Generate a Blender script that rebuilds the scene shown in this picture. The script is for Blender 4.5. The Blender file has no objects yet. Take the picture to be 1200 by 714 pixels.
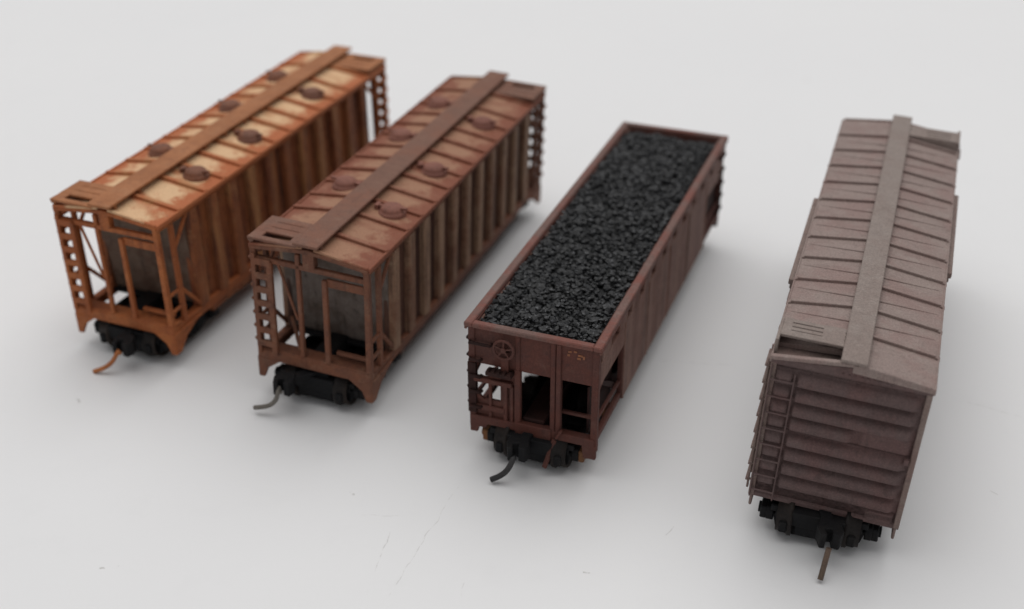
import bpy, math, random
from mathutils import Vector, noise as mnoise
random.seed(7)
R = math.radians
sc = bpy.context.scene
col = sc.collection
S = 0.1                                   # model in millimetres, scene in centimetres

# ------------------------------------------------------------------ helpers
class MB:
    """collects shapes (millimetres, y = 0 at the near end of a car) for ONE mesh"""
    def __init__(s, L=0.0, rot=False):
        s.v, s.f, s.m, s.sm = [], [], [], []
        s.L, s.rot = L, rot
    def pt(s, p):
        x, y, z = p
        if s.rot: x, y = -x, s.L - y
        return (x * S, (y - s.L / 2) * S, z * S)
    def add(s, vs, fs, m=0, smooth=False):
        b = len(s.v)
        s.v += [s.pt(p) for p in vs]
        for f in fs:
            s.f.append([b + i for i in f]); s.m.append(m); s.sm.append(smooth)
    def box(s, x0, x1, y0, y1, z0, z1, m=0):
        vs = [(x, y, z) for z in (z0, z1) for y in (y0, y1) for x in (x0, x1)]
        s.add(vs, [(0, 2, 3, 1), (4, 5, 7, 6), (0, 1, 5, 4), (2, 6, 7, 3), (0, 4, 6, 2), (1, 3, 7, 5)], m)
    def wedge(s, p, q, w0, h0, w1, h1, m=0, up=(0, 0, 1)):
        p, q = Vector(p), Vector(q); d = (q - p).normalized()
        u = Vector(up); a = d.cross(u)
        if a.length < 1e-4: a = d.cross(Vector((1, 0, 0)))
        a.normalize(); u = a.cross(d).normalized()
        vs = []
        for c, w, h in ((p, w0, h0), (q, w1, h1)):
            for i, j in ((-1, -1), (1, -1), (1, 1), (-1, 1)):
                vs.append(tuple(c + a * (i * w / 2) + u * (j * h / 2)))
        s.add(vs, [(0, 1, 2, 3), (7, 6, 5, 4), (0, 4, 5, 1), (1, 5, 6, 2), (2, 6, 7, 3), (3, 7, 4, 0)], m)
    def bar(s, p, q, w, h, m=0, up=(0, 0, 1)):
        s.wedge(p, q, w, h, w, h, m, up)
    def tube(s, pts, r, n=10, m=0, radii=None):
        pts = [Vector(p) for p in pts]; vs = []; k = len(pts)
        ref = None
        for i, p in enumerate(pts):
            d = (pts[min(i + 1, k - 1)] - pts[max(i - 1, 0)]).normalized()
            if ref is None:
                ref = Vector((0, 0, 1)) if abs(d.z) < .9 else Vector((1, 0, 0))
            a = d.cross(ref).normalized(); b = a.cross(d).normalized(); ref = b
            rr = radii[i] if radii else r
            for j in range(n):
                t = 2 * math.pi * j / n
                vs.append(tuple(p + a * (math.cos(t) * rr) + b * (math.sin(t) * rr)))
        fs = []
        for i in range(k - 1):
            for j in range(n):
                fs.append((i * n + j, i * n + (j + 1) % n, (i + 1) * n + (j + 1) % n, (i + 1) * n + j))
        s.add(vs, fs, m, True)
        s.add(vs[:n], [tuple(range(n))[::-1]], m); s.add(vs[-n:], [tuple(range(n))], m)
    def prism(s, poly, axis, a0, a1, m=0):
        n = len(poly); vs = []
        for a in (a0, a1):
            for (u, w) in poly:
                vs.append({'x': (a, u, w), 'y': (u, a, w), 'z': (u, w, a)}[axis])
        fs = [tuple(range(n)), tuple(range(n, 2 * n))[::-1]]
        fs += [(i, i + n, (i + 1) % n + n, (i + 1) % n) for i in range(n)]
        s.add(vs, fs, m)
    def lathe(s, c, prof, axis='z', n=24, m=0):
        vs = []
        for r, h in prof:
            for j in range(n):
                t = 2 * math.pi * j / n; a, b = r * math.cos(t), r * math.sin(t)
                vs.append({'z': (c[0] + a, c[1] + b, c[2] + h), 'x': (c[0] + h, c[1] + a, c[2] + b),
                           'y': (c[0] + a, c[1] + h, c[2] + b)}[axis])
        fs = [(i * n + j, i * n + (j + 1) % n, (i + 1) * n + (j + 1) % n, (i + 1) * n + j)
              for i in range(len(prof) - 1) for j in range(n)]
        s.add(vs, fs, m, True)
    def ring(s, c, r, t, axis='y', n=28, m=0):
        pr = [(r + t * math.cos(k * math.pi / 4), t * math.sin(k * math.pi / 4)) for k in range(9)]
        s.lathe(c, pr, axis, n, m)
    def build(s, name, mats, parent=None, bevel=0.0, tilt=None):
        me = bpy.data.meshes.new(name)
        me.from_pydata(s.v, [], s.f)
        for mm in (mats if isinstance(mats, (list, tuple)) else [mats]): me.materials.append(mm)
        me.polygons.foreach_set('material_index', s.m)
        me.polygons.foreach_set('use_smooth', s.sm)
        import bmesh
        bm = bmesh.new(); bm.from_mesh(me)
        bmesh.ops.recalc_face_normals(bm, faces=bm.faces)
        bm.to_mesh(me); bm.free(); me.update()
        o = bpy.data.objects.new(name, me); col.objects.link(o)
        if parent: o.parent = parent
        if tilt: o.rotation_euler = tilt
        if bevel:
            b = o.modifiers.new('edge', 'BEVEL'); b.width = bevel * S; b.segments = 1
            b.limit_method = 'ANGLE'; b.angle_limit = R(40)
        return o

def thing(name, label, cat, loc, rz, group=None):
    o = bpy.data.objects.new(name, None); col.objects.link(o)
    o.empty_display_size = .5
    o.location = loc; o.rotation_euler = (0, 0, rz)
    o['label'] = label; o['category'] = cat
    if group: o['group'] = group
    return o

# ------------------------------------------------------------------ materials
class NT:
    def __init__(s, name):
        s.mat = bpy.data.materials.new(name); s.mat.use_nodes = True
        s.t = s.mat.node_tree; s.n = s.t.nodes; s.l = s.t.links
        s.bsdf = s.n['Principled BSDF']
        s.co = s.n.new('ShaderNodeTexCoord').outputs['Object']
    def put(s, sock, val):
        if hasattr(val, 'is_output'): s.l.new(val, sock)
        else: sock.default_value = val
    def map(s, scale=(1, 1, 1), loc=(0, 0, 0)):
        n = s.n.new('ShaderNodeMapping'); s.l.new(s.co, n.inputs[0])
        n.inputs['Scale'].default_value = scale; n.inputs['Location'].default_value = loc
        return n.outputs[0]
    def noise(s, scale, detail=4, rough=.6, vec=None):
        n = s.n.new('ShaderNodeTexNoise'); s.l.new(vec or s.co, n.inputs['Vector'])
        n.inputs['Scale'].default_value = scale; n.inputs['Detail'].default_value = detail
        n.inputs['Roughness'].default_value = rough
        return n.outputs['Fac']
    def ramp(s, fac, lo, hi):
        n = s.n.new('ShaderNodeMapRange'); n.interpolation_type = 'SMOOTHSTEP'
        s.put(n.inputs['Value'], fac); n.inputs['From Min'].default_value = lo; n.inputs['From Max'].default_value = hi
        return n.outputs[0]
    def math(s, op, a, b=0.0, c=0.0):
        n = s.n.new('ShaderNodeMath'); n.operation = op
        for i, x in enumerate((a, b, c)): s.put(n.inputs[i], x)
        return n.outputs[0]
    def mix(s, fac, a, b, mode='MIX'):
        n = s.n.new('ShaderNodeMix'); n.data_type = 'RGBA'; n.blend_type = mode
        s.put(n.inputs['Factor'], fac)
        for sock, v in ((n.inputs[6], a), (n.inputs[7], b)):
            s.put(sock, (*v, 1) if isinstance(v, tuple) and len(v) == 3 else v)
        return n.outputs[2]
    def xyz(s):
        n = s.n.new('ShaderNodeSeparateXYZ'); s.l.new(s.co, n.inputs[0]); return n.outputs
    def bump(s, h, strength, dist):
        n = s.n.new('ShaderNodeBump'); s.put(n.inputs['Height'], h)
        n.inputs['Strength'].default_value = strength; n.inputs['Distance'].default_value = dist
        s.l.new(n.outputs[0], s.bsdf.inputs['Normal'])
    def done(s, colour, rough=.7, spec=.3):
        s.put(s.bsdf.inputs['Base Color'], (*colour, 1) if isinstance(colour, tuple) and len(colour) == 3 else colour)
        s.put(s.bsdf.inputs['Roughness'], rough)
        s.bsdf.inputs['Specular IOR Level'].default_value = .12 if 'sooty' in s.mat.name or 'wheel' in s.mat.name else spec
        return s.mat

def weathered(name, base, second, dirt, dust=None, streak=.5, patch=(.42, .62), dirt_amt=.55, dust_amt=.5,
              rough=.72, seed=0.0, along_z=True, bump=.35, wide=0.0, wide_col=None):
    """old paint: two paint tones in soft patches, run-down streaks, grime blotches, pale dust grains"""
    t = NT(name)
    off = (seed * 3.1, seed * 1.7, seed)
    pa = t.noise(1.6, 5, .65, t.map((1, 1, 1), off))
    c = t.mix(t.ramp(pa, *patch), base, second)
    if wide:
        wn = t.noise(1.5, 3, .6, t.map((.4, 1.25, .12), (seed, 2, 7)))
        c = t.mix(t.math('MULTIPLY', t.ramp(wn, .46, .58), wide), c, wide_col)
        wn2 = t.noise(1.5, 3, .6, t.map((.4, 2.3, .2), (seed, 11, 3)))
        c = t.mix(t.math('MULTIPLY', t.ramp(wn2, .54, .66), wide), c, dirt)
    sv = t.map((5.5, 5.5, .35) if along_z else (.5, 6.0, 6.0), off)
    st = t.noise(1.5, 5, .7, sv)
    c = t.mix(t.math('MULTIPLY', t.ramp(st, .48, .72), streak), c, dirt)
    gr = t.noise(7.0, 6, .75, t.map((1, 1, 1), off))
    c = t.mix(t.math('MULTIPLY', t.ramp(gr, .52, .68), dirt_amt), c, dirt)
    if dust:
        du = t.noise(3.3, 6, .8, t.map((1, 1.2, 1), (seed, 9, 4)))
        c = t.mix(t.math('MULTIPLY', t.ramp(du, .5, .72), dust_amt), c, dust)
    fine = t.noise(42, 3, .7)
    c = t.mix(.35, c, t.mix(t.ramp(fine, .35, .7), (.55, .55, .55), (1.35, 1.35, 1.35)), 'MULTIPLY')
    t.bump(t.math('ADD', t.math('MULTIPLY', gr, .6), fine), bump, .012)
    return t.done(c, rough)

def roof_paint(name, pale, mid, rust, dark, ribs, half, L, amount, seed):
    """roof sheets whose middles are worn pale while the seams and the eaves rust"""
    t = NT(name)
    x, y, z = t.xyz()
    ax = t.math('ABSOLUTE', x)
    wob = t.noise(3.2, 5, .7, t.map((1, 1, 1), (seed, 0, 0)))
    edge = t.math('ADD', ax, t.math('MULTIPLY', t.math('SUBTRACT', wob, .5), 1.0))
    eave = t.ramp(edge, half * .58, half * .88)
    dm = None
    for r in ribs:
        d = t.math('ABSOLUTE', t.math('SUBTRACT', y, (r - L / 2) * S))
        dm = d if dm is None else t.math('MINIMUM', dm, d)
    dm = t.math('ADD', dm, t.math('MULTIPLY', t.math('SUBTRACT', wob, .5), .22))
    mid_of_panel = t.ramp(dm, .03, .15)
    per = t.noise(1.9, 2, .5, t.map((.6, 1, 1), (seed * 2, 5, 1)))
    pale_f = t.math('MULTIPLY', t.math('MULTIPLY', mid_of_panel, t.math('SUBTRACT', 1.0, eave)),
                    t.math('MULTIPLY', t.ramp(per, .30, .48), amount))
    c = t.mix(t.ramp(wob, .4, .62), mid, rust)
    c = t.mix(t.math('MULTIPLY', eave, .85), c, rust)
    bl = t.noise(4.2, 6, .75, t.map((1, 1, 1), (seed, 8, 2)))
    c = t.mix(pale_f, c, pale)
    c = t.mix(t.math('MULTIPLY', t.ramp(bl, .54, .68), .6), c, rust)
    g = t.noise(8.0, 6, .75, t.map((1, 1, 1), (seed, 3, 0)))
    c = t.mix(t.math('MULTIPLY', t.ramp(g, .55, .78), .55), c, dark)
    fine = t.noise(45, 3, .7)
    c = t.mix(.3, c, t.mix(t.ramp(fine, .35, .7), (.6, .6, .6), (1.3, 1.3, 1.3)), 'MULTIPLY')
    t.bump(t.math('ADD', g, fine), .3, .012)
    return t.done(c, .7)

HOP_RIBS = [6.2, 13.4, 18.6, 23.8, 29.0, 34.2, 39.4, 44.6, 49.8, 55.0, 60.2, 67.5]

M = {}
# orange, heavily rusted hopper
M['orange_roof'] = roof_paint('orange_roof_paint', (.68, .44, .25), (.44, .20, .085), (.42, .125, .045), (.15, .05, .025), HOP_RIBS, .97, 75, 1.0, 1.0)
M['orange_walk'] = weathered('orange_walk_paint', (.32, .125, .050), (.38, .155, .065), (.20, .08, .04), (.40, .21, .11), .3, seed=2, along_z=False)
M['orange_frame'] = weathered('orange_frame_paint', (.31, .088, .027), (.40, .125, .037), (.10, .036, .02), (.44, .17, .07), .5, seed=3)
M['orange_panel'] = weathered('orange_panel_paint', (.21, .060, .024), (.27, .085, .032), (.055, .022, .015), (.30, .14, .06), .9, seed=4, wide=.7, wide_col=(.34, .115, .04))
M['orange_post'] = weathered('orange_post_paint', (.28, .092, .034), (.21, .064, .026), (.08, .03, .018), (.38, .19, .08), .9, seed=5, wide=.85, wide_col=(.40, .18, .07))
M['orange_hatch'] = weathered('orange_hatch_paint', (.18, .08, .052), (.22, .085, .045), (.07, .035, .03), None, .3, seed=6)
# dull red-brown hopper
M['brown_roof'] = roof_paint('brown_roof_paint', (.34, .18, .108), (.28, .125, .076), (.215, .070, .038), (.08, .034, .024), HOP_RIBS, .97, 75, .9, 7.0)
M['brown_walk'] = weathered('brown_walk_paint', (.18, .090, .062), (.20, .088, .056), (.10, .05, .036), (.26, .16, .115), .3, seed=8, along_z=False)
M['brown_frame'] = weathered('brown_frame_paint', (.155, .062, .036), (.19, .070, .036), (.06, .028, .02), (.26, .155, .10), .6, seed=9)
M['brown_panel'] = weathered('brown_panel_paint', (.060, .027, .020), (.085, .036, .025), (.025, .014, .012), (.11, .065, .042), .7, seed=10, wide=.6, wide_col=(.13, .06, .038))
M['brown_post'] = weathered('brown_post_paint', (.255, .145, .090), (.205, .098, .058), (.09, .045, .03), (.36, .25, .16), .85, seed=11, wide=.7, wide_col=(.33, .21, .135))
M['brown_hatch'] = weathered('brown_hatch_paint', (.24, .098, .07), (.20, .08, .058), (.10, .045, .035), None, .3, seed=12)
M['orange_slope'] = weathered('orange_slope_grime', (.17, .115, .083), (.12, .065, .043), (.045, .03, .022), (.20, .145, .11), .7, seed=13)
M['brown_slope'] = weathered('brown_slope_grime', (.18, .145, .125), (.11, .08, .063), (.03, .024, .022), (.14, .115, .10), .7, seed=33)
# open coal hopper
M['red_body'] = weathered('shaded_oxide_red_paint', (.105, .034, .024), (.09, .034, .026), (.055, .025, .022), (.17, .09, .07), .35, dust_amt=.35, seed=14)  # red darkened with the shade that lies on the car ends
M['red_side'] = weathered('faded_oxide_side_paint', (.20, .105, .082), (.165, .078, .058), (.085, .042, .034), (.28, .18, .145), .75, dust_amt=.5, seed=15, wide=.5, wide_col=(.255, .155, .122))
M['red_rim'] = weathered('worn_rim_paint', (.155, .088, .073), (.18, .066, .05), (.09, .06, .054), (.21, .145, .125), .2, seed=16, along_z=False)
M['red_dark'] = weathered('sooty_shade_red_paint', (.032, .017, .015), (.048, .021, .018), (.015, .010, .009), None, .5, seed=17)  # near-black tone stands in for shade inside the open ends
M['orange_marks'] = weathered('faded_orange_lettering', (.30, .12, .055), (.22, .085, .05), (.14, .06, .045), None, .4, seed=18)
# box car
M['box_roof'] = weathered('dusty_box_roof_paint', (.268, .205, .184), (.255, .178, .16), (.16, .115, .10), (.33, .275, .245), .3, dirt_amt=.4, dust_amt=.45, seed=19, along_z=False)
M['box_walk'] = weathered('dusty_box_walk_paint', (.25, .205, .182), (.235, .185, .163), (.16, .125, .11), (.31, .265, .237), .25, dirt_amt=.35, seed=20, along_z=False)
M['box_end'] = weathered('shaded_box_end_paint', (.118, .078, .074), (.132, .076, .071), (.06, .04, .037), (.17, .125, .115), .3, dust_amt=.35, seed=21)  # shade of the end face put into the paint tone
M['box_side'] = weathered('box_side_paint', (.215, .16, .14), (.20, .135, .118), (.12, .085, .076), (.29, .235, .21), .4, seed=22)
# running gear
M['black_gear'] = weathered('sooty_black_plastic', (.011, .011, .012), (.016, .015, .015), (.006, .006, .006), (.03, .025, .022), .2, dust_amt=.25, rough=.6, seed=23)
M['wheel_steel'] = weathered('browned_wheel_steel', (.020, .017, .016), (.032, .024, .02), (.010, .009, .009), None, .1, rough=.42, seed=24)
M['rust_box'] = weathered('rusty_journal_paint', (.16, .072, .03), (.21, .085, .03), (.07, .035, .02), None, .2, seed=25)
M['pin_rust'] = weathered('rusted_wire', (.42, .15, .05), (.34, .11, .04), (.2, .07, .03), None, .2, seed=26)
M['pin_steel'] = weathered('dull_steel_wire', (.15, .135, .115), (.11, .09, .075), (.06, .05, .045), None, .2, rough=.4, seed=27)
M['pin_black'] = weathered('blackened_wire', (.022, .022, .024), (.035, .033, .033), (.012, .012, .012), None, .2, rough=.45, seed=28)
M['pin_brown'] = weathered('brown_wire', (.13, .085, .06), (.10, .07, .05), (.05, .04, .03), None, .2, rough=.5, seed=29)

def coal_mat():
    t = NT('crushed_coal')
    n = t.noise(9, 5, .7); f = t.noise(60, 3, .6)
    c = t.mix(t.ramp(n, .35, .7), (.005, .005, .0055), (.016, .0163, .0175))
    gl = t.ramp(t.noise(26, 2, .5), .56, .66)
    c = t.mix(t.math('MULTIPLY', gl, .6), c, (.052, .056, .064))  # pale bluish glints painted into the coal colour
    t.bump(f, .5, .01)
    return t.done(c, t.math('SUBTRACT', .6, t.math('MULTIPLY', gl, .34)), .5)
M['coal'] = coal_mat()

# ------------------------------------------------------------------ shared running gear
def make_truck(root, L, cy, gear, rust_caps=False):
    b = MB(L)
    for sx in (-1, 1):
        prof = [(-7.0, 3.5), (-6.6, 4.1), (-4.6, 4.1), (-2.6, 5.0), (2.6, 5.0), (4.6, 4.1), (6.6, 4.1), (7.0, 3.5),
                (6.8, 2.1), (4.4, 2.1), (2.4, 1.2), (-2.4, 1.2), (-4.4, 2.1), (-6.8, 2.1)]
        b.prism([(cy + u, w) for u, w in prof], 'x', sx * 5.9, sx * 6.9)
        for k in (-1, 0, 1):                                     # spring group
            b.tube([(sx * 7.15, cy + k * 1.0, 1.6), (sx * 7.15, cy + k * 1.0, 3.5)], .38, 8)
        b.box(*sorted((sx * 6.7, sx * 7.3)), cy - 2.0, cy + 2.0, 3.5, 4.3)
    b.box(-6.2, 6.2, cy - 1.5, cy + 1.5, 2.6, 4.7)               # bolster
    b.lathe((0, cy, 4.7), [(0, 1.2), (2.2, 1.2), (2.2, 0)], n=20)
    b.box(-5.6, 5.6, cy - 7.4, cy - 6.7, 3.3, 4.2); b.box(-5.6, 5.6, cy + 6.7, cy + 7.4, 3.3, 4.2)
    for y in (-7.2, 7.2):                                        # brake shoes hung at the wheels
        for sx in (-1, 1): b.box(sx * 4.4 - .5, sx * 4.4 + .5, cy + (8.4 if y > 0 else -8.4) - .35, cy + (8.4 if y > 0 else -8.4) + .35, 2.0, 3.6)
    b.box(-3.4, 3.4, cy - 8.2, cy + 8.2, 3.0, 5.2)               # coupler pocket cast onto the truck
    b.prism([(-6.0, 3.4), (6.0, 3.4), (5.5, 1.4), (4.2, .5), (-4.2, .5), (-5.5, 1.4)], 'y', cy - 6.9, cy + 6.9)   # dark filler added to close the underside to light
    b.box(-2.9, 2.9, cy - 8.0, cy + 8.0, 1.5, 3.1)
    b.box(-6.3, 6.3, cy - 7.2, cy - 6.6, 4.0, 4.9); b.box(-6.3, 6.3, cy + 6.6, cy + 7.2, 4.0, 4.9)
    fr = b.build('truck', gear, root, .12)
    for dy in (-5.5, 5.5):
        w = MB(L)
        w.tube([(-6.0, cy + dy, 3.1), (6.0, cy + dy, 3.1)], .7, 12)
        for sx in (-1, 1):
            pr = [(.5, 2.9), (.9, 3.9), (1.5, 4.05), (2.0, 4.6), (2.35, 5.35), (2.7, 5.4), (2.76, 4.1), (3.1, 3.8), (3.1, 3.35),
                  (2.2, 3.2), (1.4, 3.4), (.5, 3.4)]
            w.lathe((0, cy + dy, 3.1), [(r, sx * h) for r, h in pr], 'x', 30)
        w.build('wheelset', M['wheel_steel'], fr)
        for sx in (-1, 1):
            j = MB(L)
            j.box(*sorted((sx * 6.8, sx * 7.7)), cy + dy - 1.15, cy + dy + 1.15, 2.0, 3.9)
            j.tube([(sx * 7.6, cy + dy, 3.0), (sx * 8.0, cy + dy, 3.0)], .75, 12)
            j.build('journal_box', M['rust_box'] if rust_caps else gear, fr, .15)
    return fr

def make_coupler(root, L, rot, cx, z0, pin, pinmat, tilt, pr=.36):
    b = MB(L, rot)
    zb = 5.0
    b.box(-2.0, 2.0, .6, 4.5, zb - 1.0, zb + 1.0)                               # draft gear box
    b.bar((0, 1.6, zb), (cx, -2.2, zb - .2), 1.5, 1.5)
    kn = [(-1.3, -3.2), (-1.6, -5.0), (-.9, -6.6), (-.2, -6.5), (-.5, -5.3), (.3, -5.0), (.5, -6.1), (1.5, -6.2), (1.8, -5.0), (1.1, -3.2)]
    b.prism([(cx + u, w + 2.0) for u, w in kn], 'z', zb - 1.5, zb + .9)                 # knuckle head
    c = b.build('coupler', M['black_gear'], root, .12, tilt)
    p = MB(L, rot)
    p0, p1 = Vector(pin[0]), Vector(pin[1])
    pts = []
    for i in range(11):
        t = i / 10; q = p0.lerp(p1, t)
        bow = math.sin(math.pi * t) * pin[2]
        pts.append((q.x + bow, q.y, q.z - bow * .75))
    p.tube([(p0.x + .05, p0.y + .3, zb - 1.0)] + pts, pr, 10)
    p.build('trip_pin', pinmat, c)
    return c

# ------------------------------------------------------------------ covered hopper
def covered_hopper(label, loc, rz, tilt, k, pin, pinmat):
    L = 75.0; W = 9.7
    A = lambda n: M[k + '_' + n]
    g = thing('covered_hopper_car', label, 'freight car', loc, rz, 'covered hopper cars standing side by side')
    # side walls with posts
    y0, y1 = 8.0, 67.0
    for sx in (-1, 1):
        b = MB(L)
        b.box(*sorted((sx * 7.9, sx * 8.7)), y0, y1, 7.3, 25.6, 0)
        b.box(*sorted((sx * 8.0, sx * 9.45)), y0 - 7.4, y1 + 7.4, 5.9, 7.5, 2)        # side sill
        b.box(*sorted((sx * 7.6, sx * 9.1)), y0 + 3.5, y1 - 3.5, 4.6, 6.0, 0)
        b.box(*sorted((sx * 8.2, sx * 9.55)), y0 - 7.3, y1 + 7.3, 24.5, 25.5, 2)      # top plate under the eave
        n = 11
        for i in range(n):
            y = y0 + 1.3 + (y1 - y0 - 2.6) * i / (n - 1)
            b.box(*sorted((sx * 8.6, sx * 9.6)), y - 1.15, y + 1.15, 7.45, 24.55, 1)
            b.box(*sorted((sx * 8.6, sx * 9.68)), y - .9, y + .9, 7.4, 24.6, 1)
        b.build('side_wall', [A('panel'), A('post'), A('frame')], g, .12, tilt)
    # roof
    b = MB(L)
    hw, ze, zr = 9.7, 25.7, 26.95
    b.prism([(-hw, ze - .45), (-hw, ze), (0, zr), (hw, ze), (hw, ze - .45), (0, zr - .9)], 'y', .3, L - .3)
    for sx in (-1, 1):
        for r in HOP_RIBS:
            b.bar((sx * 1.2, r, zr - .02), (sx * 9.72, r, ze + .08), .75, .7)
        b.bar((sx * 9.66, .2, ze - .12), (sx * 9.66, L - .2, ze - .12), .42, .75)     # eave angle
        b.bar((sx * .9, .32, zr - .02), (sx * 9.5, .32, ze + .1), .5, .6)             # end angles
        b.bar((sx * .9, L - .32, zr - .02), (sx * 9.5, L - .32, ze + .1), .5, .6)
    b.build('roof', A('roof'), g, .1, tilt)
    # longitudinal running board on saddles
    b = MB(L)
    b.box(-2.0, 2.0, -.7, L + .7, 27.65, 28.1)
    for i in range(13):
        y = 1.5 + i * 6
        b.box(-1.6, 1.6, y - .3, y + .3, 26.4, 27.7)
    b.build('running_board', A('walk'), g, .1, tilt)
    # hatches
    for (x, y) in ((5.3, 17), (5.2, 33), (5.2, 54.3), (-5.4, 22.5), (-5.5, 43.5), (-5.4, 59.6)):
        b = MB(L)
        zc = zr - (zr - ze) * abs(x) / hw
        b.lathe((x, y, zc - .3), [(2.15, 0), (2.15, .55), (2.0, .7), (1.85, .72), (1.8, 1.05), (1.5, 1.4), (.9, 1.6), (0, 1.68)], n=26)
        s = 1 if x > 0 else -1
        b.bar((x - s * 2.6, y, zc + .8), (x + s * 2.5, y, zc + 1.05), .5, .35)
        b.box(x - s * 2.4 - .3, x - s * 2.4 + .3, y - .6, y + .6, zc - .1, zc + 1.1)
        b.build('hatch', A('hatch'), g, 0, tilt)
    # lower hopper bays
    for yc in (24.0, 37.5, 51.0):
        b = MB(L)
        b.prism([(yc - 6.2, 7.4), (yc + 6.2, 7.4), (yc + 2.0, 2.4), (yc - 2.0, 2.4)], 'x', -7.2, 7.2)
        b.box(-6.0, 6.0, yc - 2.5, yc + 2.5, 1.7, 2.45)
        b.build('hopper_bay', A('panel'), g, .15, tilt)
    b = MB(L)
    b.box(-1.5, 1.5, .6, L - .6, 5.4, 7.9)
    b.box(-7.6, 7.6, 7.6, L - 7.6, 7.0, 7.6)
    b.build('center_sill', M['black_gear'], g, .1, tilt)
    for rot in (False, True):
        # bulkhead behind the open end
        b = MB(L, rot)
        b.prism([(7.3, 25.3), (8.0, 25.3), (9.4, 7.3), (8.7, 7.3)], 'x', -8.75, 8.75)
        b.build('slope_sheet', A('slope'), g, 0, tilt)
        # open end frame: sill, corner posts, braces, beams
        b = MB(L, rot)
        b.box(-9.6, 9.6, .0, 1.1, 6.2, 7.9)                                   # end sill
        b.box(-9.6, 9.6, .15, 2.6, 7.75, 8.15)
        for sx in (-1, 1):
            b.box(*sorted((sx * 8.75, sx * 9.65)), .05, .95, 8.1, 25.3)       # corner post
            # triangular corner gusset and step
            b.prism([(sx * 9.62, 6.5), (sx * 5.6, 6.5), (sx * 8.0, 4.7), (sx * 8.7, 2.9), (sx * 9.62, 2.9)], 'y', -.1, .45)
            b.prism([(.0, 6.6), (7.6, 6.6), (3.2, 4.9), (1.3, 2.9), (.0, 2.9)], 'x', sx * 9.25, sx * 9.75)
            b.box(*sorted((sx * 8.9, sx * 9.6)), 3.4, 4.3, 7.4, 24.6)         # second side post
            for z in (10.2, 13.2):
                b.bar((sx * 9.3, .6, z), (sx * 9.3, 3.8, z), .55, .5)
            b.bar((sx * 9.2, 4.0, 20.0), (sx * 9.2, 8.2, 24.6), .5, .6)
            b.bar((sx * 9.2, 4.0, 13.2), (sx * 9.2, 8.4, 8.0), .5, .6)
        b.box(-2.25, -1.55, .1, .8, 8.1, 25.8)                                # vertical braces
        b.box(1.95, 2.75, .1, .8, 8.1, 22.4)
        b.box(-9.4, 9.4, .1, .9, 23.3, 24.1)                                  # upper beams
        b.prism([(-9.6, 25.2), (-9.6, 25.7), (0, 27.0), (9.6, 25.7), (9.6, 25.2), (0, 26.3)], 'y', -.1, .7)
        b.box(2.6, 9.0, .5, .9, 21.2, 22.6)                                   # board below the beam
        b.box(-.9, 1.0, -.05, 1.2, 24.0, 26.4)
        b.bar((-5.2, .4, 23.4), (-2.4, .4, 14.5), .42, .4, 0, (0, 1, 0))
        b.bar((-2.4, .6, 9.2), (-8.0, 7.9, 9.4), .6, .5)
        b.box(3.0, 9.0, 1.6, 2.3, 8.9, 9.5)
        b.build('end_frame', A('frame'), g, .1, tilt)
        # ladder at the left corner
        b = MB(L, rot)
        b.box(-6.9, -6.0, -.25, .35, 7.4, 23.6)
        b.box(-9.35, -8.7, -.3, .1, 7.4, 24.6)
        for i in range(7):
            z = 9.3 + i * 2.35
            b.box(-9.3, -6.2, -.32, .12, z - .52, z + .52)
            b.tube([(-9.75, .5, z), (-10.05, .6, z), (-10.05, 3.6, z), (-9.65, 3.7, z)], .26, 8)
        b.build('ladder', A('frame'), g, .08, tilt)
        # roof platform reaching to the corner
        b = MB(L, rot)
        b.box(-9.9, -1.75, .05, 1.15, 26.75, 27.15)
        for y in (2.5, 4.15, 5.8): b.box(-9.9, -1.75, y, y + 1.55, 26.75, 27.15)
        b.box(-9.85, -8.9, .1, 7.2, 26.4, 26.8); b.box(-3.0, -2.2, .1, 7.2, 26.4, 26.8)
        b.box(-9.9, -8.0, .1, 7.2, 26.78, 27.12); b.box(-3.6, -1.8, .1, 7.2, 26.78, 27.12)
        b.box(-9.7, -9.2, .3, .8, 24.6, 26.5)
        b.build('roof_platform', A('walk'), g, .1, tilt)
        make_coupler(g, L, rot, pin[0][0], 6, pin, pinmat, tilt)
    make_truck(g, L, 8.0, M['black_gear']); make_truck(g, L, L - 8.0, M['black_gear'])
    # brake cylinder gear under the near end
    return g

def place(px, py, ang, L):
    t = R(ang)
    return ((px - math.sin(t) * L / 2) * S, (py + math.cos(t) * L / 2) * S, 0), t

loc, t = place(-62.217, 170.863, -22.23, 75)
covered_hopper('orange rusted covered hopper car with pale tan roof panels and orange coupler wire', loc, t,
               (R(.463), R(-.503), 0), 'orange', ((1.9, -4.5, 4.6), (-2.3, -6.1, .7), .6), M['pin_rust'])
loc, t = place(-30.039, 157.399, -20.614, 75)
covered_hopper('dull red-brown covered hopper car standing directly beside the black coal load', loc, t,
               (R(-.338), R(1.568), 0), 'brown', ((-3.6, -4.5, 5.0), (-7.7, -5.2, .7), 1.0), M['pin_steel'])

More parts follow.
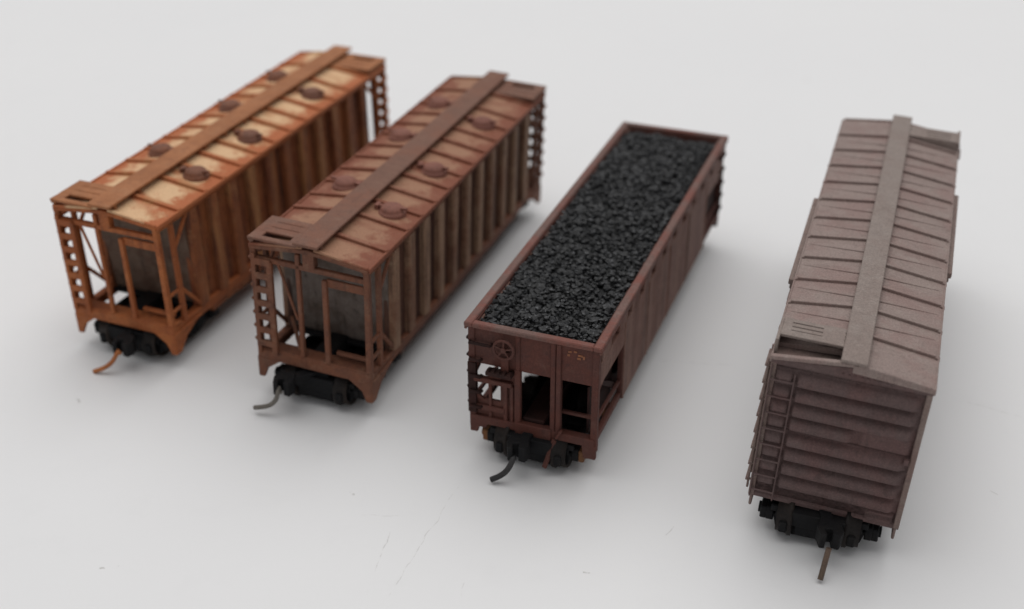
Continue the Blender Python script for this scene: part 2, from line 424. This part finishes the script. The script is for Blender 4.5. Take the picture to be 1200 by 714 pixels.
# ------------------------------------------------------------------ open coal hopper
def coal_hopper():
    L = 77.0
    loc, t = place(2.802, 142.971, -20.768, L); tilt = (R(-.069), R(-.45), 0)
    g = thing('open_hopper_car', 'dark oxide red open hopper car heaped with black coal', 'freight car', loc, t)
    Z = 22.0
    for sx in (-1, 1):
        b = MB(L)
        # offset side sheet: full depth between the slope sheets, short over the open ends
        prof = [(.8, 14.9), (13.2, 14.9), (13.2, 5.3), (L - 13.2, 5.3), (L - 13.2, 14.9), (L - .8, 14.9), (L - .8, 18.5), (.8, 18.5)]
        b.prism(prof, 'x', sx * 8.75, sx * 9.5, 0)
        b.box(*sorted((sx * 8.55, sx * 8.85)), .9, L - .9, 17.5, Z - .3, 1)           # recessed band under the rim
        y = 1.0
        edges = [1.0, 8.6] + [11.9 + 6.35 * i for i in range(9)] + [68.4, 76.0]
        for i in range(12):
            yc = 8.9 + 6.35 * i - 3.2 if i else 4.2
            b.prism([(sx * 8.3, 21.3), (sx * 9.62, 21.3), (sx * 9.48, 18.45), (sx * 8.3, 18.45)], 'y', yc - 1.95, yc + 1.95, 0)
        for yv in (13.3, 26.0, 38.5, 51.0, 63.7):                                     # lap seams and rivet strips
            b.box(*sorted((sx * 9.4, sx * 9.62)), yv - .3, yv + .3, 5.4, 18.45, 0)
        b.box(*sorted((sx * 8.6, sx * 9.35)), .8, L - .8, 5.6, 6.7, 1)                # side sill
        for yy, flip in ((0, 1), (L, -1)):
            q = lambda v: yy + flip * v
            b.bar((sx * 9.0, q(1.0), 9.2), (sx * 9.0, q(13.4), 8.6), .5, .55, 1)
            b.bar((sx * 8.9, q(1.0), 13.2), (sx * 8.9, q(6.6), 15.0), .5, .5, 1)
            b.box(*sorted((sx * 8.7, sx * 9.45)), *sorted((q(12.6), q(13.4))), 6.6, 15.0, 1)
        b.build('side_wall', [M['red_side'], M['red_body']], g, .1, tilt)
    b = MB(L)                                                                         # top chord all round
    for sx in (-1, 1):
        b.box(*sorted((sx * 8.72, sx * 9.97)), 0, L, Z - .75, Z)
        b.box(*sorted((sx * 9.55, sx * 9.95)), .05, L - .05, Z - 1.2, Z - .7)
    b.box(-8.75, 8.75, 0.0, 1.15, Z - .75, Z - .01); b.box(-8.75, 8.75, L - 1.15, L, Z - .75, Z - .01)
    b.build('rim', M['red_rim'], g, .14, tilt)
    b = MB(L)                                                                         # bays, centre sill
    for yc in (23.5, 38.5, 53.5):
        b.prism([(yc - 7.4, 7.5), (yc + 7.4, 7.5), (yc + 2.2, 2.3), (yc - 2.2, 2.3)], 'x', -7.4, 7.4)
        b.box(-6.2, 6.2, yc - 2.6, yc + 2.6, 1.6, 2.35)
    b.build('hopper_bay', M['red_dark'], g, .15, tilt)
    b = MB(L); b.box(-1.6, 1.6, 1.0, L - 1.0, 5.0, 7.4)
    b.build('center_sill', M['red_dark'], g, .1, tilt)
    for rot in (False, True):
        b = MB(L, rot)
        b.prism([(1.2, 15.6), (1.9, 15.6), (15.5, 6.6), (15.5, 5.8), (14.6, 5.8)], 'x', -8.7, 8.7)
        b.box(7.5, 7.8, 2.2, 13.0, 6.2, 14.0)  # inner plate added to darken the side opening
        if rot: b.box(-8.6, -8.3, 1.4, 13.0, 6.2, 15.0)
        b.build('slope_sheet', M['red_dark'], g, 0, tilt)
        b = MB(L, rot)
        b.box(-9.35, 9.35, .55, 1.25, 15.3, Z - .7, 0)                                # end panel
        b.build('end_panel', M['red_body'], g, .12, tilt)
        b = MB(L, rot)
        for x0, x1 in ((-9.5, -8.5), (8.6, 9.55)):
            b.box(x0, x1, .35, 1.35, 4.3, 21.2)
        b.box(-2.6, -1.7, .2, 1.0, 5.0, 15.6); b.box(-2.5, -1.8, .3, .7, 15.4, 21.3)
        b.box(2.7, 3.4, .2, 1.2, 5.0, 21.3); b.box(3.5, 4.2, .2, 1.2, 5.0, 21.2)
        b.box(-9.3, 9.3, .15, 1.5, 5.3, 6.6)                                          # end sill
        b.box(-2.4, 3.0, -.05, .9, 5.0, 6.9)
        b.box(4.0, 8.8, 1.6, 2.2, 9.0, 9.5)
        b.box(-9.3, -4.0, .3, 1.0, 7.6, 8.5)
        b.box(-8.7, -3.0, .1, 1.0, 12.4, 13.2)
        b.box(-4.3, -3.7, .3, .9, 6.5, 12.6); b.box(-3.3, -2.8, .3, .9, 6.5, 12.6)
        b.box(-9.3, -2.5, .7, 1.2, 6.5, 9.4); b.box(-4.9, -2.5, .75, 1.25, 9.3, 15.4); b.box(-6.6, -6.1, .4, .9, 6.5, 12.6)
        b.prism([(-8.6, 9.3), (-7.2, 9.3), (-8.6, 10.6)], 'y', .5, 1.0); b.box(-6.7, -4.7, .6, 1.1, 12.9, 14.6)
        b.prism([(-9.4, 5.5), (-6.6, 5.5), (-7.0, 4.6), (-8.0, 4.6), (-8.3, 3.6), (-9.4, 3.6)], 'y', .2, .7)
        b.prism([(9.5, 5.5), (7.4, 5.5), (7.7, 3.2), (9.5, 3.2)], 'y', .2, .9)
        b.bar((3.6, -.2, 5.6), (2.6, -1.6, 1.4), .7, .5)                              # hanging uncoupling lever
        b.bar((3.8, -.1, 5.8), (4.6, -.2, 7.4), .6, .4)
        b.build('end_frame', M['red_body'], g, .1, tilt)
        b = MB(L, rot)                                                                # grab irons at the left corner
        for z in (18.9, 16.1, 13.4, 10.8, 8.2):
            b.tube([(-9.2, .5, z), (-9.2, -.05, z), (-6.0 if z > 16.5 else -7.6, -.05, z), (-6.0 if z > 16.5 else -7.6, .5, z)], .24, 8)
            b.tube([(-9.4, .9, z), (-9.85, 1.0, z), (-9.85, 3.4, z), (-9.3, 3.5, z)], .24, 8)
        b.box(-9.6, -8.4, .2, .7, 7.0, 15.4)
        b.build('ladder', M['red_dark'], g, 0, tilt)
        b = MB(L, rot)
        b.box(-6.5, -2.7, -.9, .6, 14.5, 15.1)
        for i in range(5): b.box(-6.4 + i * .8, -6.0 + i * .8, -.9, .0, 15.05, 15.35)
        b.build('brake_step', M['red_dark'], g, .06, tilt)
        b = MB(L, rot)
        b.ring((-3.95, -.35, 18.9), 1.45, .2)
        for k in range(5):
            a = k * 2 * math.pi / 5 + .3
            b.bar((-3.95, -.35, 18.9), (-3.95 + 1.4 * math.cos(a), -.35, 18.9 + 1.4 * math.sin(a)), .2, .2, 0, (0, 1, 0))
        b.tube([(-3.95, -.55, 18.9), (-3.95, .6, 18.9)], .4, 10)
        b.box(-4.5, -3.4, .0, .6, 15.0, 18.3)
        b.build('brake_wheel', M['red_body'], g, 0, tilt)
        if not rot:
            for (x, z, w, h) in ((5.1, 20.1, .5, .28), (5.9, 20.25, .45, .25), (5.0, 19.5, .35, .4), (6.5, 19.75, .7, .3), (6.4, 19.25, .5, .3), (7.2, 19.4, .3, .5)):
                b = MB(L); b.box(x, x + w, .48, .56, z, z + h)
                b.build('faded_letter', M['orange_marks'], g, 0, tilt)
        make_coupler(g, L, rot, -.9, 6, ((-1.0, -4.5, 4.1), (-3.8, -5.9, .65), .5), M['pin_black'], tilt, .42)
    make_truck(g, L, 7.3, M['black_gear'], True); make_truck(g, L, L - 7.3, M['black_gear'], True)
    # the coal itself
    b = MB(L)
    hx, y0, y1 = 8.6, 1.2, L - 1.2
    def hz(x, y):
        drop = max(0, min(1, (y - (L - 6)) / 4.0)) * 1.1
        e = min(1, (hx - abs(x)) / 2.2, (y - y0) / 2.2, (y1 - y) / 2.2); e = max(0, e)
        return 21.25 - drop + .5 * e ** .6 + (.75 * mnoise.noise((x * .18, y * .12, 3.0)) + .5 * mnoise.noise((x * .55, y * .45, 8.0))) * e
    nx, ny = 50, 200; vs = []
    for j in range(ny + 1):
        for i in range(nx + 1):
            x = -hx + 2 * hx * i / nx; y = y0 + (y1 - y0) * j / ny
            vs.append((x, y, hz(x, y) - .65 + .35 * mnoise.noise((x * 1.3, y * 1.3, 0))))
    b.add(vs, [(j * (nx + 1) + i, j * (nx + 1) + i + 1, (j + 1) * (nx + 1) + i + 1, (j + 1) * (nx + 1) + i) for j in range(ny) for i in range(nx)])
    import bmesh
    bm = bmesh.new(); bmesh.ops.create_icosphere(bm, subdivisions=1, radius=1)
    iv = [v.co.copy() for v in bm.verts]; ifc = [[v.index for v in f.verts] for f in bm.faces]; bm.free()
    rnd = random.Random(3)
    for k in range(9500):
        r = rnd.choice((.13, .16, .2, .24, .28, .34, .42, .55)) * rnd.uniform(.8, 1.2)
        x = rnd.uniform(-hx + r, hx - r); y = rnd.uniform(y0 + r, y1 - r)
        z = hz(x, y) + rnd.uniform(-.35, .35)
        sx, sy, sz = rnd.uniform(.7, 1.3), rnd.uniform(.7, 1.3), rnd.uniform(.55, 1.0)
        a = rnd.uniform(0, 6.28); ca, sa = math.cos(a), math.sin(a); tl = rnd.uniform(-.5, .5)
        jit = [rnd.uniform(.72, 1.15) for _ in iv]
        vv = []
        for c, j in zip(iv, jit):
            px, py, pz = c.x * sx * r * j, c.y * sy * r * j, c.z * sz * r * j
            pz += px * tl
            vv.append((x + px * ca - py * sa, y + px * sa + py * ca, z + pz))
        b.add(vv, ifc)
    o = b.build('coal', M['coal'])
    o.location = loc; o.rotation_euler = (tilt[0], tilt[1], t)
    o['label'] = 'heap of crushed black coal filling the red open hopper car to its rim'
    o['category'] = 'coal'; o['kind'] = 'stuff'
coal_hopper()

# ------------------------------------------------------------------ box car
def box_car():
    L = 80.6; W = 9.75
    loc, t = place(40.269, 126.356, -18.82, L); tilt = (R(.062), R(2.068), 0)
    g = thing('box_car', 'grey-brown closed box car with ribbed roof and corrugated end, standing alone', 'freight car', loc, t)
    ze, zr = 27.5, 28.75
    RIBS = [7.5 + 6.55 * i for i in range(11)]
    # body shell: sides with rivet seams, floor
    b = MB(L)
    b.box(-9.3, 9.3, 1.0, L - 1.0, 6.0, 27.1)
    for sx in (-1, 1):
        b.box(*sorted((sx * 9.2, sx * 9.6)), .7, L - .7, 5.7, 27.2)
        for i in range(13):
            y = 1.6 + i * 6.45
            b.box(*sorted((sx * 9.5, sx * 9.75)), y - .35, y + .35, 5.8, 27.1)
        b.box(*sorted((sx * 9.0, sx * 9.7)), 14, L - 14, 4.6, 5.8)                    # side sill skirt
        b.box(*sorted((sx * 9.0, sx * 9.72)), .3, 1.5, 5.5, 27.3); b.box(*sorted((sx * 9.0, sx * 9.72)), L - 1.5, L - .3, 5.5, 27.3)
    b.build('body', M['box_side'], g, .1, tilt)
    # doors with tracks, set off centre on either side
    for sx, ya, yb in ((-1, 21.6, 48.6), (1, 32.0, 58.6)):
        b = MB(L)
        b.box(*sorted((sx * 9.6, sx * 10.25)), ya + .8, yb - .4, 6.4, 26.0)
        for i in range(9):
            z = 8 + i * 2.1
            b.box(*sorted((sx * 10.2, sx * 10.5)), ya + 1.4, yb - 1.0, z - .35, z + .35)
        b.box(*sorted((sx * 10.15, sx * 10.5)), (ya + yb) / 2 - .5, (ya + yb) / 2 + .5, 6.5, 26.0)
        d = b.build('door', M['box_side'], g, .12, tilt)
        for xo, za, zb in ((10.65, 25.9, 26.75), (10.55, 5.6, 6.35)):
            tr = MB(L); tr.box(*sorted((sx * 9.6, sx * xo)), ya, yb, za, zb)
            tr.build('door_track', M['box_side'], d, .1)
    # roof with seam caps and tapering diagonal ribs
    b = MB(L)
    b.prism([(-W - .1, ze - .6), (-W - .1, ze), (0, zr), (0, zr - 1.2)], 'y', 3.6, L - .1)      # pockets under the corner platforms
    b.prism([(W + .1, ze - .6), (W + .1, ze), (0, zr), (0, zr - 1.2)], 'y', .1, L - 3.6)
    sl = lambda x: zr - (zr - ze) * abs(x) / W
    for sx in (-1, 1):
        for i, r in enumerate(RIBS):
            b.bar((sx * 1.0, r, sl(1.0) + .12), (sx * 9.4, r, sl(9.4) + .12), .5, .62)
            b.wedge((sx * 9.3, r, sl(9.3) + .1), (sx * 9.95, r, sl(9.9) - .15), .75, .6, .9, .35)
        ys = [0.6] + RIBS + [L - .6]
        for i in range(len(ys) - 1):
            a, c = ys[i], ys[i + 1]
            ym = a + (c - a) * .5
            if i == 0 or i == len(ys) - 2: continue
            b.wedge((sx * 1.3, ym - .3, sl(1.3) + .03), (sx * 9.1, ym + 1.0, sl(9.1) - .0), .42, .3, .34, .16)
        b.bar((sx * 9.78, .2, ze - .35), (sx * 9.78, L - .2, ze - .35), .28, .9)
        b.bar((sx * .6, .3 if sx > 0 else L - .3, zr), (sx * 9.5, .3 if sx > 0 else L - .3, sl(9.5) + .08), .5, .35)
        b.bar((sx * -.1, .42 if sx < 0 else L - .42, sl(.0) - .12), (sx * 9.7, .42 if sx < 0 else L - .42, sl(9.7) - .12), .75, .55)
    b.build('roof', M['box_roof'], g, .1, tilt)
    b = MB(L)
    b.box(-1.6, 1.6, -.35, L + .9, 29.0, 29.45)
    for i in range(14): b.box(-1.4, 1.4, 1.0 + i * 6.05 - .3, 1.0 + i * 6.05 + .3, 28.4, 29.05)
    b.build('running_board', M['box_walk'], g, .1, tilt)
    # underframe
    b = MB(L)
    b.box(-7.4, 7.4, 1.6, L - 1.6, 5.2, 6.1); b.box(-1.6, 1.6, 1.0, L - 1.0, 3.9, 5.4)
    for y in (22, 33, 44, 55): b.box(-8.2, 8.2, y - .5, y + .5, 4.2, 5.4)
    b.tube([(3.5, 30, 4.0), (3.5, 37, 4.0)], 1.5, 14)
    b.build('underframe', M['black_gear'], g, .1, tilt)
    # corrugated ends
    ribs = [24.75, 22.5, 20.25, 18.1, 15.55, 13.3, 11.05, 8.8]
    for rot in (False, True):
        b = MB(L, rot)
        nx, nz = 78, 150; z0, z1 = 5.4, 27.4
        vs = []
        for j in range(nz + 1):
            for i in range(nx + 1):
                x = -9.7 + 19.4 * i / nx; z = z0 + (z1 - z0) * j / nz
                d = 0
                for k, zc in enumerate(ribs):
                    xa, xb = -9.3, 9.0
                    if k == 3: xb = 2.3
                    tp = max(0, min(1, (x - xa) / .7, (xb - x) / 1.3)); tp = tp * tp * (3 - 2 * tp)
                    if -6.9 < x < -6.2 : tp *= .35
                    q = abs(z - zc) / 1.04
                    if q < 1: d = max(d, (1.0 if -6.6 < x else .75) * tp * (1 - q ** (1.9 if z > zc else 5.0)))
                if 2.7 < x < 8.7 and 17.1 < z < 19.3: d = max(d, .34)                # flat placard board
                if 5.4 < x < 8.7 and 6.0 < z < 7.6: d = max(d, .45 if abs(z - 6.8) > .25 else .12)
                if z < 6.0 or z > 26.3 or abs(x) > 9.35: d = max(d, .3)
                zz = z + (0 if j < nz else 0)
                vs.append((x, .75 - d, zz))
        fs = [(j * (nx + 1) + i, j * (nx + 1) + i + 1, (j + 1) * (nx + 1) + i + 1, (j + 1) * (nx + 1) + i) for j in range(nz) for i in range(nx)]
        b.add(vs, fs, 0, True)
        b.prism([(-9.7, 26.7), (-9.7, 27.05), (0, 28.2), (9.7, 27.05), (9.7, 26.7)], 'y', .2, .9)
        b.box(-9.72, 9.72, .75, 1.4, 5.35, 27.0)
        for i in range(9): b.tube([(-1 + i * .75, .25, 27.1), (-1 + i * .75, .08, 27.1)], .16, 6)   # rivets below the peak
        b.box(8.3, 8.9, -.15, .3, 16.0, 16.8)
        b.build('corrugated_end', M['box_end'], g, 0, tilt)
        b = MB(L, rot)
        b.box(-6.64, -6.46, -.2, .3, 5.6, 25.8); b.box(-9.6, -9.44, -.2, .3, 5.6, 26.4)
        for i in range(8):
            z = 6.9 + i * 2.5
            b.box(-9.5, -6.5, -.2, .0, z - .12, z + .12)
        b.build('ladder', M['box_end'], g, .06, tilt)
        b = MB(L, rot)
        b.box(-10.2, -9.9, 1.0, 1.35, 6.0, 26.6); b.box(-10.2, -9.9, 4.3, 4.65, 6.0, 26.6)
        for i in range(8):
            z = 7.4 + i * 2.6
            b.box(-10.45, -10.0, 1.0, 4.6, z - .25, z + .25); b.box(-10.0, -9.6, 1.05, 1.3, z - .15, z + .15)
        b.build('ladder', M['box_side'], g, .06, tilt)
        for sx in (-1, 1):
            b = MB(L, rot)
            b.tube([(sx * 9.3, .9, 5.8), (sx * 9.3, .9, 3.6), (sx * 9.3, 3.6, 3.6), (sx * 9.3, 3.6, 5.8)], .2, 8)
            b.build('stirrup_step', M['box_side'], g, 0, tilt)
        b = MB(L, rot)
        b.box(-9.4, -1.6, 2.8, 4.1, 29.0, 29.4)
        for y in (4.3, 5.25, 6.2): b.box(-9.4, -1.6, y, y + .75, 29.0, 29.35)
        b.box(-9.4, -1.6, 6.6, 7.1, 27.5, 29.02); b.box(-9.75, -9.35, 1.6, 7.2, 26.9, 29.3)
        b.box(-2.2, -1.7, 3.6, 7.0, 28.2, 29.05)
        b.box(-9.38, -8.2, 2.85, 7.05, 29.02, 29.37); b.box(-4.4, -1.7, 2.85, 7.05, 29.02, 29.37)
        b.build('roof_platform', M['box_walk'], g, .06, tilt)
        make_coupler(g, L, rot, 1.4, 5, ((1.7, -5.0, 3.2), (1.5, -7.1, .6), .0), M['pin_brown'], tilt, .38)
    make_truck(g, L, 7.3, M['black_gear']); make_truck(g, L, L - 7.3, M['black_gear'])
box_car()

# ------------------------------------------------------------------ table top
def tabletop():
    b = MB(); b.box(-1500, 1500, -600, 2600, -20, 0)
    t = NT('white_board')
    n = t.noise(.12, 3, .5); f = t.noise(1.3, 6, .7); gr = t.noise(14, 4, .7)
    c = t.mix(n, (.735, .735, .74), (.77, .768, .765))
    c = t.mix(t.math('MULTIPLY', t.ramp(f, .5, .8), .10), c, (.60, .60, .60))
    x, y, z = t.xyz()
    w1 = t.math('MULTIPLY', t.math('SUBTRACT', t.noise(2.2, 3), .5), .12)
    brk = t.ramp(t.noise(5.0, 4, .7), .40, .62)
    for (ax, ay, bx, by, wd, st) in SCRATCH:
        dx, dy = bx - ax, by - ay; ll = math.hypot(dx, dy); ux, uy = dx / ll, dy / ll
        px = t.math('SUBTRACT', x, ax); py = t.math('SUBTRACT', y, ay)
        along = t.math('ADD', t.math('MULTIPLY', px, ux), t.math('MULTIPLY', py, uy))
        across = t.math('ABSOLUTE', t.math('ADD', t.math('SUBTRACT', t.math('MULTIPLY', px, uy), t.math('MULTIPLY', py, ux)), w1))
        inside = t.math('MULTIPLY', t.ramp(along, 0, ll * .12), t.math('SUBTRACT', 1.0, t.ramp(along, ll * .85, ll)))
        line = t.math('SUBTRACT', 1.0, t.ramp(across, wd * .3, wd))
        fac = t.math('MULTIPLY', t.math('MULTIPLY', line, inside), t.math('MULTIPLY', brk, st))
        c = t.mix(fac, c, (.30, .28, .25))
    t.bump(t.math('ADD', f, t.math('MULTIPLY', gr, .3)), .12, .02)
    m = t.done(c, .55, .3)
    o = b.build('tabletop', m)
    o['kind'] = 'structure'; o['label'] = 'white board the model cars stand on'
SCRATCH = []
SCRATCH = [(-0.68, 13.97, -1.62, 11.41, .012, .30), (-1.61, 12.87, -1.74, 12.05, .012, .35), (-5.32, 12.13, -5.05, 12.16, .03, .8),
           (-2.25, 13.69, -2.16, 13.61, .03, .9), (-2.08, 13.18, -1.50, 13.19, .012, .2), (0.92, 12.07, 1.10, 12.05, .022, .8),
           (-0.63, 11.63, -0.58, 11.90, .01, .25), (7.03, 15.95, 7.80, 15.51, .02, .2), (-6.75, 15.90, -6.65, 15.79, .03, .5),
           (7.30, 29.96, 7.43, 29.70, .04, .35), (1.82, 17.12, 3.74, 16.93, .014, .22), (6.81, 13.68, 6.72, 13.78, .014, .4),
           (2.2, 13.0, 2.05, 12.8, .012, .35)]
tabletop()

# ------------------------------------------------------------------ light
w = bpy.data.worlds.new('World'); sc.world = w; w.use_nodes = True
w.node_tree.nodes['Background'].inputs[0].default_value = (.985, .985, 1.0, 1)
w.node_tree.nodes['Background'].inputs[1].default_value = .37
def area(name, loc, target, size, energy, colour):
    l = bpy.data.lights.new(name, 'AREA'); l.shape = 'SQUARE'; l.size = size; l.energy = energy; l.color = colour
    o = bpy.data.objects.new(name, l); col.objects.link(o); o.location = loc
    o.rotation_euler = (Vector(target) - Vector(loc)).to_track_quat('-Z', 'Y').to_euler()
area('ceiling_softbox', (-2, 60, 140), (2, 20, 0), 210, 219000, (1, .99, .98))

# ------------------------------------------------------------------ camera
cam = bpy.data.cameras.new('camera'); co = bpy.data.objects.new('camera', cam); col.objects.link(co)
cam.sensor_fit = 'HORIZONTAL'; cam.sensor_width = 36; cam.lens = 1467.475 / 1200 * 36
cam.clip_start = .5; cam.clip_end = 2000
a, r = R(30.793), R(.28)
fwd = Vector((0, math.cos(a), -math.sin(a))); right = Vector((1, 0, 0)); up = right.cross(fwd)
Rt = math.cos(r) * right + math.sin(r) * up; U = -math.sin(r) * right + math.cos(r) * up
from mathutils import Matrix
co.matrix_world = Matrix(((Rt.x, U.x, -fwd.x, 0), (Rt.y, U.y, -fwd.y, 0), (Rt.z, U.z, -fwd.z, 11.2112), (0, 0, 0, 1)))
cam.dof.use_dof = True; cam.dof.focus_distance = 16.6; cam.dof.aperture_fstop = .175
sc.camera = co
sc.view_settings.view_transform = 'Standard'; sc.view_settings.look = 'None'
sc.view_settings.exposure = 0; sc.view_settings.gamma = 1
sc.cycles.use_denoising = True; sc.cycles.max_bounces = 6
